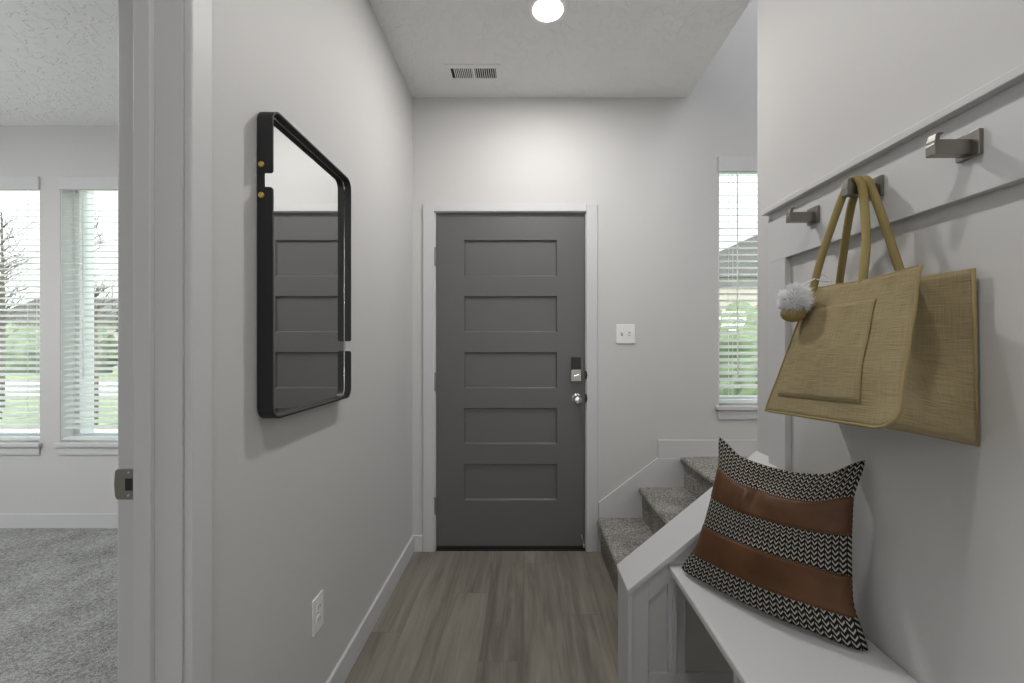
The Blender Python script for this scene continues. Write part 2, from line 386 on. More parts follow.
# hook wall and stairwell shell
struct('wall_right', box(BM(), XR, 0.992, -1.2, YE, 0, CEIL), M['wall'], 'pale grey wall with hook rail and bench')
struct('wall_upper_hall', box(BM(), XR, 0.992, -1.2, D, CEIL + 0.02, TOP), M['wall'])
bm = BM()
for a_ in ((-1.3, 0.3, 0, TOP), (2.2, D, 0, TOP), (0.3, 2.2, 0, 3.1), (0.3, 2.2, 4.7, TOP)): box(bm, XS, XS + 0.12, *a_)  # upper hole added out of view so sky light falls down the stairwell
struct('wall_stair_far', bm, M['wall'])
struct('wall_stair_near', box(BM(), 0.992, XS, -1.32, -1.2, 0, TOP), M['wall'])
struct('ceiling_hall', box(BM(), XL - 0.115, 0.992, -6.0, D, CEIL, CEIL + 0.25), M['ceiling'], 'light textured ceiling of the hall')
struct('ceiling_side_room', box(BM(), -6.0, XL - 0.115, -1.2, RY, CEIL, CEIL + 0.25), M['ceiling'], 'textured ceiling of the side room')
struct('ceiling_stairwell', box(BM(), XR, XS, -1.3, D, TOP, TOP + 0.1), M['ceiling'])
# great room behind the camera, with an unglazed opening added to let fill light in
struct('wall_rear', prism(BM(), [(-4.2, 0), (-1.0, 0), (-1.0, 2.1), (2.4, 2.1), (2.4, 0), (4.1, 0), (4.1, CEIL), (-4.2, CEIL)], 'y', -6.1, -6.0), M['wall'])
struct('wall_rear_left', box(BM(), -4.3, -4.2, -6.1, -1.32, 0, CEIL), M['wall'])
struct('wall_rear_right', box(BM(), 4.0, 4.1, -6.0, -1.2, 0, CEIL), M['wall'])
struct('floor_rear', box(BM(), -4.2, XL - 0.115, -6.0, -1.32, -0.12, 0.0), M['plank'])
bm = BM(); box(bm, -4.2, XL - 0.115, -6.0, -1.32, CEIL, CEIL + 0.1); box(bm, 0.992, 4.0, -6.0, -1.32, CEIL, CEIL + 0.1)
struct('ceiling_rear', bm, M['ceiling'])
struct('wall_rear_corner', box(BM(), XS, 4.0, -1.32, -1.2, 0, CEIL), M['wall'])

# ------------------------------------------------------------------ baseboards
def base_bm(bm, x0, x1, y0, y1, h=0.100): return box(bm, x0, x1, y0, y1, 0, h)
struct('baseboard_left', base_bm(BM(), XL, XL + 0.013, 0.905, D), M['trim'], 'white baseboard along the mirror wall', bevel=0.003)
struct('baseboard_back', base_bm(BM(), XL + 0.013, -0.613, D - 0.013, D), M['trim'], bevel=0.003)
struct('baseboard_side_room', base_bm(BM(), -6.0, XL - 0.115, RY - 0.013, RY), M['trim'], 'white baseboard under the side room windows', bevel=0.003)
struct('baseboard_landing', box(BM(), 0.812, XS, D - 0.013, D, 0.560, 0.678), M['trim'], 'white baseboard above the stair landing', bevel=0.003)
# skirt board of the stair on the entry wall
pts = [(0.452, 0.0), (0.452, 0.300), (0.808, 0.568), (1.02, 0.568), (1.02, 0.0)]
struct('trim_1', prism(BM(), pts, 'y', D - 0.014, D), M['trim'], 'white stepped skirt board beside the stair', bevel=0.003)
# drywall cap under the ceiling edge is the ceiling itself

# ------------------------------------------------------------------ side doorway (only its far jamb shows)
dr = sroot('door_2', (XL, YJ, 0), 'white cased doorway into the side room')
DH = 2.03
bm = BM(); box(bm, XL - 0.115, XL, YJ, YJ + 0.012, 0, DH + 0.02); obj('side_jamb', bm, M['trim'], dr)
bm = BM(); box(bm, XL - 0.115, XL, 0.03, YJ, DH, DH + 0.03); obj('head_jamb', bm, M['trim'], dr)
bm = BM(); box(bm, XL - 0.115, XL, 0.03, 0.045, 0, DH); obj('side_jamb', bm, M['trim'], dr)
bm = BM(); box(bm, XL - 0.086, XL - 0.053, YJ - 0.012, YJ, 0, DH); obj('door_stop', bm, M['trim'], dr, 0.0015)
def casing(x0, x1):
    bm = BM(); box(bm, x0, x1, YJ + 0.004, YJ + 0.061, 0, DH + 0.06); obj('casing', bm, M['trim'], dr, 0.003)
    bm = BM(); box(bm, x0, x1, -0.03, YJ + 0.004, DH + 0.004, DH + 0.061); obj('casing', bm, M['trim'], dr, 0.003)
casing(XL, XL + 0.017); casing(XL - 0.132, XL - 0.115)
# strike plate
bm = BM()
zc = 0.978
lx0, lx1 = XL - 0.129, XL - 0.094
prism(bm, [(lx0, zc - 0.024), (lx0 - 0.002, zc), (lx0, zc + 0.026), (lx0 + 0.004, zc + 0.030), (lx1 + 0.002, zc + 0.030), (lx1 + 0.002, zc - 0.030), (lx0 + 0.004, zc - 0.030)], 'y', YJ - 0.004, YJ)
sp_ = obj('strike_plate', bm, M['hook'], dr, 0.0008); sp_['label'] = 'brushed nickel strike plate'
bm = BM(); prism(bm, [(lx1 - 0.014, zc - 0.012), (lx1 - 0.014, zc + 0.012), (lx1, zc + 0.012), (lx1, zc - 0.012)], 'y', YJ - 0.0048, YJ - 0.0035)
obj('latch_hole', bm, M['black'], sp_)
for dz in (-0.022, 0.023):
    bm = BM(); lathe(bm, (lx1 - 0.008, YJ - 0.004, zc + dz), [(0.003, 0.0), (0.002, -0.0012)], 'y', 12); obj('screw', bm, M['chrome'], sp_, smooth=True)

# ------------------------------------------------------------------ entry door
fd = sroot('door_1', (-0.08, D, 0), 'grey five-panel front door with smart lock')
LX0, LX1, LZ0, LZ1 = -0.535, 0.371, 0.026, 2.056
# leaf with five recessed panels
bm = BM()
YF = D + 0.012       # leaf face
px0, px1 = (463.8 - 524) * D / FPX, (557.2 - 524) * D / FPX
rows = [(239.4, 276.0), (295.8, 332.2), (352.2, 388.6), (408.4, 444.6), (464.6, 501.0)]
zs = [(EYE - (b_ - 345) * D / FPX, EYE - (a_ - 345) * D / FPX) for a_, b_ in rows]
box(bm, LX0, px0, YF, YF + 0.044, LZ0, LZ1); box(bm, px1, LX1, YF, YF + 0.044, LZ0, LZ1)
zz = LZ1
for (a_, b_) in zs:
    box(bm, px0, px1, YF, YF + 0.044, b_, zz); zz = a_
box(bm, px0, px1, YF, YF + 0.044, LZ0, zz)
leaf = obj('door_leaf', bm, M['door'], fd); leaf['label'] = 'grey painted door leaf'
for (a_, b_) in zs:
    bm = BM(); s = 0.008
    y0, y1 = YF, YF + 0.013
    o = [(px0, a_), (px1, a_), (px1, b_), (px0, b_)]; i_ = [(px0+s, a_+s), (px1-s, a_+s), (px1-s, b_-s), (px0+s, b_-s)]
    O = [bm.verts.new((p[0], y0, p[1])) for p in o]; I = [bm.verts.new((p[0], y1, p[1])) for p in i_]
    for k in range(4): bm.faces.new((O[k], O[(k+1) % 4], I[(k+1) % 4], I[k]))
    bm.faces.new(I); B_ = [bm.verts.new((p[0], YF + 0.03, p[1])) for p in o]
    for k in range(4): bm.faces.new((O[k], B_[k], B_[(k+1) % 4], O[(k+1) % 4]))
    bm.faces.new(B_[::-1]); bmesh.ops.recalc_face_normals(bm, faces=bm.faces[:])
    obj('recessed_panel', bm, M['door'], leaf)
# jambs, casing, threshold
bm = BM(); box(bm, DX0, LX0 - 0.002, D - 0.001, D + 0.14, 0, DZ); box(bm, LX1 + 0.003, DX1, D - 0.001, D + 0.14, 0, DZ); box(bm, DX0, DX1, D - 0.001, D + 0.14, LZ1 + 0.003, DZ)
obj('door_frame', bm, M['trim'], fd)
cz = EYE + (345 - 204.5) * D / FPX
bm = BM(); box(bm, -0.612, -0.545, D - 0.014, D, 0, cz); obj('casing', bm, M['trim'], fd, 0.003)
bm = BM(); box(bm, 0.379, 0.446, D - 0.014, D, 0, cz); obj('casing', bm, M['trim'], fd, 0.003)
bm = BM(); box(bm, -0.545, 0.379, D - 0.014, D, LZ1 + 0.006, cz); obj('casing', bm, M['trim'], fd, 0.003)
bm = BM(); box(bm, DX0, DX1, D, D + 0.14, -0.1, 0.008); obj('threshold', bm, M['black'], fd)
bm = BM(); box(bm, LX0, LX1, YF - 0.004, YF + 0.03, 0.008, LZ0); obj('door_sweep', bm, M['black'], fd)['label'] = 'black rubber door sweep'
bm = BM(); box(bm, DX0, DX1, D + 0.07, D + 0.13, 0.008, DZ); obj('door_outer_face', bm, M['door'], fd)
# hinges
for y0, y1 in ((247.6, 266.0), (372.5, 391.0), (497.0, 514.0)):
    za, zb = EYE - (y1 - 345) * D / FPX, EYE - (y0 - 345) * D / FPX
    bm = BM(); lathe(bm, (-0.541, D - 0.004, za), [(0.0065, 0), (0.0065, zb - za)], 'z', 16)
    for q in range(1, 5): lathe(bm, (-0.541, D - 0.004, za + (zb - za) * q / 5), [(0.0072, -0.001), (0.0072, 0.001)], 'z', 16)
    obj('hinge', bm, M['nickel'], fd, smooth=True)
# deadbolt with keypad
def dpt(x, y): return (x - 524) * D / FPX, EYE - (y - 345) * D / FPX
x0, z1 = dpt(570.4, 357.4); x1, z0 = dpt(581.4, 381.4); xm, zm = dpt(576, 369.5)
bm = BM(); box(bm, x0 + 0.006, x1 - 0.006, YF - 0.024, YF, zm, z1)
lk = obj('keypad_lock', bm, M['black'], fd, 0.004, 3); lk['label'] = 'black and nickel electronic deadbolt'
bm = BM(); box(bm, x0, x1, YF - 0.026, YF, z0, zm); bk_ = obj('lock_body', bm, M['nickel'], lk, 0.004, 3)
bm = BM(); cx, cz_ = (x0 + x1) / 2, (z0 + zm) / 2
prism(bm, [(cx - 0.019, cz_ - 0.008), (cx - 0.016, cz_ + 0.001), (cx + 0.017, cz_ + 0.010), (cx + 0.020, cz_ + 0.002)], 'y', YF - 0.040, YF - 0.026); obj('thumb_turn', bm, M['chrome'], lk, 0.002)
kx, kz = dpt(577.0, 399.0)
bm = BM(); lathe(bm, (kx, YF, kz), [(0.032, 0), (0.032, -0.005), (0.026, -0.010), (0.013, -0.012), (0.012, -0.032), (0.020, -0.038), (0.0265, -0.048), (0.0265, -0.058), (0.021, -0.066), (0.010, -0.068)], 'y', 32)
obj('door_knob', bm, M['chrome'], fd, smooth=True)['label'] = 'round satin nickel knob'
for zc_ in (EYE - (375 - 345) * D / FPX, EYE - (398 - 345) * D / FPX):
    bm = BM(); prism(bm, [(0.372, zc_ - 0.028), (0.380, zc_ - 0.022), (0.384, zc_), (0.380, zc_ + 0.022), (0.372, zc_ + 0.028)], 'y', D - 0.016, D + 0.002); obj('latch_plate', bm, M['black'], fd)
# little flip stop at the door foot
bm = BM(); tube(bm, spline([(0.352, YF - 0.004, 0.10), (0.356, YF - 0.012, 0.07), (0.362, YF - 0.016, 0.045)], 5), 0.005, 10)
lathe(bm, (0.364, YF - 0.018, 0.022), [(0.006, 0), (0.010, 0.004), (0.010, 0.020), (0.005, 0.026)], 'z', 14); obj('kick_stop', bm, M['chrome'], fd, smooth=True)

# ------------------------------------------------------------------ windows
def window(name, x0, x1, z0, z1, y, label, sash=True):
    """y: room face of its wall"""
    r_ = sroot(name, ((x0 + x1) / 2, y, z0), label)
    yb = y + 0.085; f = 0.045
    bm = BM(); box(bm, x0, x0 + f, yb, yb + 0.055, z0, z1); box(bm, x1 - f, x1, yb, yb + 0.055, z0, z1)
    box(bm, x0 + f, x1 - f, yb, yb + 0.055, z0, z0 + f); box(bm, x0 + f, x1 - f, yb, yb + 0.055, z1 - f, z1)
    zm_ = (z0 + z1) / 2
    if sash: box(bm, x0 + f, x1 - f, yb + 0.008, yb + 0.045, zm_ - 0.02, zm_ + 0.02)
    obj('window_frame', bm, M['vinyl'], r_, 0.002)
    bm = BM(); box(bm, x0 + f, x1 - f, yb + 0.025, yb + 0.029, z0 + f, z1 - f); obj('window_pane', bm, M['glass'], r_)
    bm = BM(); box(bm, x0 - 0.001, x0 + 0.006, y + 0.004, yb, z0, z1); box(bm, x1 - 0.006, x1 + 0.001, y + 0.004, yb, z0, z1); obj('bright_liner', bm, M['vinyl'], r_)  # white liners added to brighten the dim window returns
    bm = BM(); box(bm, x0 - 0.022, x1 + 0.022, y - 0.028, y, z0 - 0.026, z0); box(bm, x0, x1, y, yb, z0 - 0.026, z0 + 0.001); obj('window_sill', bm, M['trim'], r_, 0.003)
    bm = BM(); box(bm, x0 - 0.006, x1 + 0.006, y - 0.012, y, z0 - 0.082, z0 - 0.026); obj('window_apron', bm, M['trim'], r_, 0.002)
    return r_
window('window_1', *w1, RY, 'left window of the side room behind white blinds', False)
window('window_2', *w2, RY, 'right window of the side room behind white blinds', False)
window('window_3', SWX0, SWX1, SWZ0, SWZ1, D, 'narrow window beside the stair behind white blinds')
def blind(x0, x1, z0, z1, y, label, pitch, tilt, wand_x, wand_z, group):
    r_ = thing('window_blind', label, 'blind', ((x0 + x1) / 2, y + 0.04, z0), group)
    yc = y + 0.034; g = 0.010
    bm = BM(); box(bm, x0 - 0.004, x1 + 0.004, y - 0.012, y + 0.004, z1 - 0.085, z1 + 0.004); box(bm, x0 + 0.002, x1 - 0.002, y + 0.004, y + 0.075, z1 - 0.05, z1 - 0.005)
    obj('valance', bm, M['trim'], r_, 0.003)
    bm = BM(); zb = z0 + 0.040; n_ = int((z1 - 0.09 - zb) / pitch)
    for i in range(n_):
        z = z1 - 0.095 - i * pitch; hw = 0.025; c, s = math.cos(tilt) * hw, math.sin(tilt) * hw; t = 0.0015
        pts = [(yc - c, z - s - t), (yc, z + 0.0015 - t), (yc + c, z + s - t), (yc + c, z + s + t), (yc, z + 0.0015 + t), (yc - c, z - s + t)]
        prism(bm, pts, 'x', x0 + g, x1 - g)
    obj('slats', bm, M['slat'], r_)
    bm = BM(); box(bm, x0 + g, x1 - g, yc - 0.024, yc + 0.024, z0 + 0.012, z0 + 0.034); obj('bottom_rail', bm, M['slat'], r_, 0.003)
    w = x1 - x0
    for fx in ((0.16, 0.84) if w < 0.7 else (0.10, 0.5, 0.90)):
        bm = BM(); xx = x0 + fx * w
        for dy in (-0.027, 0.027): tube(bm, [(xx, yc + dy, z0 + 0.03), (xx, yc + dy, z1 - 0.05)], 0.0012, 6)
        obj('ladder_cord', bm, M['slat'], r_)
    if wand_x is not None:
        bm = BM(); tube(bm, [(wand_x, y + 0.006, z1 - 0.08), (wand_x + 0.004, y + 0.008, wand_z)], 0.0042, 8); obj('tilt_wand', bm, M['vinyl'], r_, smooth=True)
    return r_
gb = 'white slatted blinds in the side room'
blind(*w1[:2], w1[2], w1[3], RY, 'white slatted blind on the left window of the carpeted room', 0.0405, 0.33, None, 0, gb)
blind(*w2[:2], w2[2], w2[3], RY, 'white slatted blind with tilt wand, beside the dark strike plate doorway edge', 0.0405, 0.33, -3.03, 1.02, gb)
blind(SWX0, SWX1, SWZ0, SWZ1, D, 'white slatted blind on the narrow window above the stair', 0.0405, 0.35, 1.30, 1.05, None)

# ------------------------------------------------------------------ staircase, three carpeted rises to a landing
st = thing('staircase', 'grey speckled carpeted stair rising to the right behind the low wall', 'stairs', (1.2, 2.09, 0))
rises = [0.206, 0.392, 0.578]; faces = [0.465, 0.716, 0.968]
def step_bm(x_face, x_back, z0, z1):
    bm = BM(); r = 0.019; nose = 0.023
    pts = [(x_face, z0), (x_face, z1 - 0.046)]
    cxn, czn = x_face - nose + r, z1 - r
    for k in range(0, 9):
        a = math.radians(250 - k * (160 / 8)); pts.append((cxn + r * math.cos(a), czn + r * math.sin(a)))
    pts += [(x_back, z1), (x_back, z0)]
    return prism(bm, pts, 'y', 1.590, D - 0.014)
zprev = 0.0
for i in range(3):
    xb = faces[i + 1] + 0.02 if i < 2 else XS - 0.03
    o = obj('step' if i < 2 else 'landing', step_bm(faces[i], xb, zprev, rises[i]), M['stair_carpet'], st, smooth=True)
    zprev = rises[i]

# ------------------------------------------------------------------ low stair wall with sloping cap
KX, KY0, KY1 = 0.352, 1.430, 1.600
SL = 0.815
def capz(x): return 0.428 + SL * (x - 0.350)
kw = sroot('wall_stair_low', (KX, 1.5, 0), 'low white panelled wall with a sloping cap beside the stair')
XK1 = 0.99
bm = prism(BM(), [(KX + 0.012, 0), (XK1, 0), (XK1, capz(XK1) - 0.024), (KX + 0.012, capz(KX + 0.012) - 0.024)], 'y', KY0 + 0.025, YE - 0.004)
obj('wall_core', bm, M['wall'], kw)
bm = prism(BM(), [(KX, 0), (KX + 0.014, 0), (KX + 0.014, capz(KX + .014) - 0.022), (KX, capz(KX) - 0.022)], 'y', KY0 + 0.004, KY1 - 0.006)
obj('end_board', bm, M['trim'], kw, 0.001)
dxc = 0.003
bm = prism(BM(), [(KX - dxc, capz(KX - dxc) - 0.022), (XR - 0.001, capz(XR) - 0.022), (XR - 0.001, capz(XR)), (KX - dxc, capz(KX - dxc))], 'y', KY0, KY1)
prism(bm, [(XR - 0.001, capz(XR) - 0.022), (XK1, capz(XK1) - 0.022), (XK1, capz(XK1)), (XR - 0.001, capz(XR))], 'y', YE + 0.001, KY1)
obj('cap_board', bm, M['trim'], kw, 0.0025)
# panelling on the near face
yf = KY0 + 0.013
def zt(x): return capz(x) - 0.023
x0_, x1_ = 0.424, 0.489
bm = prism(BM(), [(KX + 0.014, 0), (x0_, 0), (x0_, zt(x0_)), (KX + 0.014, zt(KX + 0.014))], 'y', yf, KY0 + 0.025); obj('stile', bm, M['trim'], kw, 0.0015)
bm = prism(BM(), [(x0_, 0), (XR - 0.002, 0), (XR - 0.002, 0.138), (x0_, 0.138)], 'y', yf, KY0 + 0.025); obj('bottom_rail', bm, M['trim'], kw, 0.0015)
bm = prism(BM(), [(x0_, zt(x0_) - 0.078), (XR - 0.002, zt(XR) - 0.078), (XR - 0.002, zt(XR)), (x0_, zt(x0_))], 'y', yf, KY0 + 0.025); obj('top_rail', bm, M['trim'], kw, 0.0015)
bm = prism(BM(), [(x1_, 0.138), (x1_ + 0.060, 0.138), (x1_ + 0.060, zt(x1_ + 0.06) - 0.078), (x1_, zt(x1_) - 0.078)], 'y', yf, KY0 + 0.025); obj('stile', bm, M['trim'], kw, 0.0015)

# ------------------------------------------------------------------ board and ledge on the hook wall
XB = 0.855
YB = 1.487
LZ = 1.253 + 0.560 * 0.842 
rb = sroot('trim_2', (XR, 0.5, 0), 'white hook rail with ledge and stile on the right wall')
bm = BM(); box(bm, XB, XR, -1.1, YB, 1.539, LZ - 0.018); obj('hook_rail', bm, M['trim'], rb, 0.0015)
bm = BM(); box(bm, 0.834, XR, -1.1, YB + 0.008, LZ - 0.018, LZ); obj('ledge', bm, M['trim'], rb, 0.002)
bm = BM(); box(bm, XB, XR, YB - 0.095, YB, 0.512, 1.539); obj('stile', bm, M['trim'], rb, 0.0015)

# ------------------------------------------------------------------ bench
SZ = 0.509; BX = 0.490
be = thing('bench', 'white built-in bench with open cubbies under the hook rail', 'bench', (0.68, 0.5, 0))
bm = BM(); box(bm, BX, XR - 0.001, -0.55, KY0 + 0.012, SZ - 0.024, SZ); obj('seat', bm, M['trim'], be, 0.006, 3)
for yy in (1.020, 0.33, -0.36):
    bm = BM(); box(bm, BX + 0.012, XR - 0.002, yy - 0.018, yy, 0, SZ - 0.024); obj('divider', bm, M['trim'], be, 0.0015)
bm = BM(); box(bm, BX + 0.012, BX + 0.024, KY0 - 0.001, yf, 0.138, SZ - 0.024); obj('end_strip', bm, M['trim'], be, 0.001)
bm = BM(); box(bm, XR - 0.02, XR - 0.002, -0.34, 1.002, 0, 0.10); obj('kick_board', bm, M['trim'], be, 0.001)

# ------------------------------------------------------------------ hooks
HZ = 1.633
hk = thing('coat_hook', 'square nickel coat hook at the right, nearest the viewer, with nothing on it', 'coat hook', (XB, 0.812, HZ), 'square nickel coat hooks on the rail')
bm = BM(); box(bm, XB - 0.009, XB, 0.812 - 0.022, 0.812 + 0.022, HZ - 0.024, HZ + 0.024); obj('back_plate', bm, M['hook'], hk, 0.001)
bm = BM(); box(bm, 0.776, XB - 0.009, 0.812 - 0.010, 0.812 + 0.010, HZ - 0.019, HZ + 0.009); obj('arm', bm, M['hook'], hk, 0.001)
bm = prism(BM(), [(0.775, HZ - 0.002), (0.779, HZ + 0.020), (0.785, HZ + 0.023), (0.793, HZ + 0.023), (0.793, HZ + 0.019), (0.787, HZ + 0.018), (0.786, HZ + 0.008), (0.783, HZ - 0.002)], 'y', 0.812 - 0.009, 0.812 + 0.009); obj('hook_tip', bm, M['hook'], hk, 0.0008)
copy_tree(hk, (XB, 1.03, HZ), 'middle square nickel coat hook holding the straps of the jute bag')
copy_tree(hk, (XB, 1.25, HZ), 'square nickel coat hook farthest along the rail, nearest the window')

# ------------------------------------------------------------------ jute tote bag
bag = thing('tote_bag', 'tan jute tote bag with front pocket hanging from the middle hook', 'tote bag', (0.77, 1.0, 1.06))
V = Vector
FTn, FTf, FBn, FBf = V((.760, .812, 1.405)), V((.757, 1.118, 1.402)), V((.650, .742, 1.103)), V((.652, 1.145, 1.076))
BTn, BTf, BBn, BBf = V((.862, .815, 1.400)), V((.862, 1.135, 1.400)), V((.866, .812, 1.062)), V((.866, 1.190, 1.055))
def bil(a, b, c, d, u, v): return (a*(1-u)+b*u)*(1-v) + (c*(1-u)+d*u)*v
def grid(bm, fn, nu, nv, uvs=None, uvl=None):
    vs = [[bm.verts.new(fn(i/nu, j/nv)) for i in range(nu+1)] for j in range(nv+1)]
    for j in range(nv):
        for i in range(nu):
            f = bm.faces.new((vs[j][i], vs[j][i+1], vs[j+1][i+1], vs[j+1][i]))
            if uvl is not None:
                for lp, (a, b_) in zip(f.loops, ((i, j), (i+1, j), (i+1, j+1), (i, j+1))): lp[uvl].uv = uvs(a/nu, b_/nv)
    return vs
def front_pt(u, v, off=0.0):
    p = bil(FTn, FTf, FBn, FBf, u, v)
    n = (FBn - FTn).cross(FTf - FTn).normalized()
    if n.x > 0: n = -n
    bulge = 0.012 * math.sin(PI*u) * math.sin(PI*v) + 0.004 * noise.noise(V((u*5, v*4, 3)))
    # rounded lower near corner
    cr = 0.045
    du, dv = max(0, cr - u * 0.40), max(0, cr - (1 - v) * 0.32)
    if du > 0 and dv > 0:
        d = math.hypot(du, dv)
        if d > 0:
            k_ = max(du, dv) / d; sh = (1 - k_)
            p = p + (FTn - FBn).normalized() * dv * sh + (FBf - FBn).normalized() * du * sh
    p = p + V((0, 0, 0.006 * math.sin(PI * u * 1.0) * (1 - v) * -1.0))
    return p + n * (bulge + off)
def solid(o, t, off=0.0):
    md = o.modifiers.new('solid', 'SOLIDIFY'); md.thickness = t; md.offset = off; return o
def panel(name, fn, nu, nv, su, sv, mat, parent, t=0.003):
    bm = BM(); uvl = bm.loops.layers.uv.new('UVMap'); grid(bm, fn, nu, nv, lambda a, b_: (a*su, b_*sv), uvl)
    return solid(obj(name, bm, mat, parent, smooth='all'), t)
panel('front_panel', front_pt, 40, 32, 0.40, 0.32, M['jute'], bag)
panel('back_panel', lambda u, v: bil(BTn, BTf, BBn, BBf, u, v) + V((-0.004*math.sin(PI*u)*math.sin(PI*v), 0, 0)), 16, 14, 0.40, 0.34, M['jute'], bag)
def gusset(Ft, Fb, Bt, Bb, sgn):
    Mt = (Ft + Bt) / 2 + V((0.012, sgn * 0.062, -0.006)); Mk = (Fb * 0.55 + Bb * 0.45) * 0.80 + ((Ft + Bt) / 2) * 0.20 + V((0, sgn * 0.010, 0))
    def f1(u, v):  # two folds meeting in the crease, flaring to the floor of the bag
        a = front_pt(0.0 if sgn > 0 else 1.0, min(v, 0.985), -0.001); b_ = Bt * (1 - v) + Bb * v
        cpt = Mt * (1 - v) + Mk * v if v < 1 else Mk
        fold = 1.0 if v < 0.5 else max(0.0, 1 - (v - 0.5) / 0.42)
        mid = (a + b_) / 2 + (V((0.012, sgn * 0.085, -0.006)) * fold)
        return a * (1 - 2*u) + mid * 2*u if u < .5 else mid * (2 - 2*u) + b_ * (2*u - 1)
    return f1
FBn2 = front_pt(0.0, 0.955); 
panel('side_gusset', gusset(FTn, FBn + V((0.006, 0, 0.02)), BTn, BBn, 1), 16, 24, 0.2, 0.34, M['jute'], bag)
panel('side_gusset', gusset(FTf, FBf, BTf, BBf, -1), 16, 24, 0.2, 0.34, M['jute'], bag)
panel('bag_bottom', lambda u, v: front_pt(u, 0.985, -0.001) * (1 - v) + (BBn * (1 - u) + BBf * u) * v, 12, 8, 0.4, 0.2, M['jute'], bag)
# pocket, seams
def pk(u, v): 
    U = 0.265 + (0.905 - 0.265) * u - 0.045 * v * (1 - u); Vv = 0.175 + (0.865 - 0.175) * v
    return front_pt(U, Vv, 0.0035)
po = panel('pocket', pk, 24, 24, 0.26, 0.22, M['jute'], bag, 0.002)
bm = BM(); tube(bm, [pk(0, i/20) for i in range(21)] + [pk(i/20, 1) for i in range(1, 21)] + [pk(1, 1 - i/20) for i in range(1, 21)], 0.0013, 6); obj('pocket_stitching', bm, M['seam'], po, smooth='all')
bm = BM(); tube(bm, [front_pt(0, i/30, 0.001) for i in range(31)] + [front_pt(i/20, 1, 0.001) for i in range(1, 21)] + [front_pt(1, 1 - i/20, 0.001) for i in range(1, 21)], 0.0032, 8); obj('edge_binding', bm, M['seam'], bag, smooth='all')
bm = BM(); tube(bm, [BTn, BBn, BBf], 0.0035, 8); obj('edge_binding', bm, M['seam'], bag, smooth='all')
bm = BM(); tube(bm, [front_pt(i/30, 0.0, 0.0) for i in range(31)], 0.0025, 8); obj('edge_binding', bm, M['seam'], bag, smooth='all')
# handles over the hook arm
HY = 1.03
h1 = [(.752, 1.108, 1.375), (.754, 1.106, 1.405), (.764, 1.086, 1.490), (.780, 1.054, 1.595), (.790, 1.041, 1.636), (.798, 1.029, 1.6545), (.803, 1.014, 1.640), (.800, 1.000, 1.590), (.785, .975, 1.49), (.764, .958, 1.405), (.762, .957, 1.375)]
h2 = [(.856, 1.148, 1.37), (.850, 1.146, 1.41), (.832, 1.105, 1.50), (.815, 1.058, 1.60), (.820, 1.042, 1.637), (.824, 1.030, 1.6545), (.824, 1.016, 1.640), (.828, 1.000, 1.595), (.842, .980, 1.500), (.854, .962, 1.41), (.857, .958, 1.37)]
for h in (h1, h2):
    bm = BM(); tube(bm, spline(h, 8), 0.0088, 14); obj('handle', bm, M['strap'], bag, smooth='all')
# pompom charm tied on the strap
pp = V((0.694, 1.088, 1.370))
ch = thing('pompom_charm', 'fluffy white pompom charm with a jute ball, tied to the bag strap', 'charm', (pp.x, pp.y, pp.z))
bm = BM(); bmesh.ops.create_icosphere(bm, subdivisions=3, radius=0.029, matrix=Matrix.Translation(pp))
for i in range(1500):
    d = V((random.gauss(0, 1), random.gauss(0, 1), random.gauss(0, 1))).normalized(); L_ = random.uniform(0.036, 0.047)
    a = d.orthogonal().normalized(); b_ = d.cross(a); w = 0.0022
    base = pp + d * 0.024; tip = pp + d * L_ + V((random.gauss(0, .0025), random.gauss(0, .0025), random.gauss(0, .0025)))
    vs = [bm.verts.new(base + (a * math.cos(t) + b_ * math.sin(t)) * w) for t in (0, 2.09, 4.19)]; tp = bm.verts.new(tip)
    for k in range(3): bm.faces.new((vs[k], vs[(k+1) % 3], tp))
obj('pompom', bm, M['fluff'], ch)
bm = BM(); jb = pp + V((0.002, 0.010, -0.036)); bmesh.ops.create_icosphere(bm, subdivisions=3, radius=0.026, matrix=Matrix.Translation(jb) @ Matrix.Diagonal((1.15, 1.15, 0.85, 1))); obj('jute_ball', bm, M['strap'], ch, smooth='all')
bm = BM(); tube(bm, spline([pp, pp + V((0.02, 0.004, 0.035)), (0.752, 1.097, 1.425), (0.765, 1.100, 1.436), (0.779, 1.096, 1.430), (0.785, 1.088, 1.418), (0.770, 1.085, 1.415), (0.752, 1.092, 1.422)], 6), 0.0016, 6); obj('cord', bm, M['fluff'], ch)

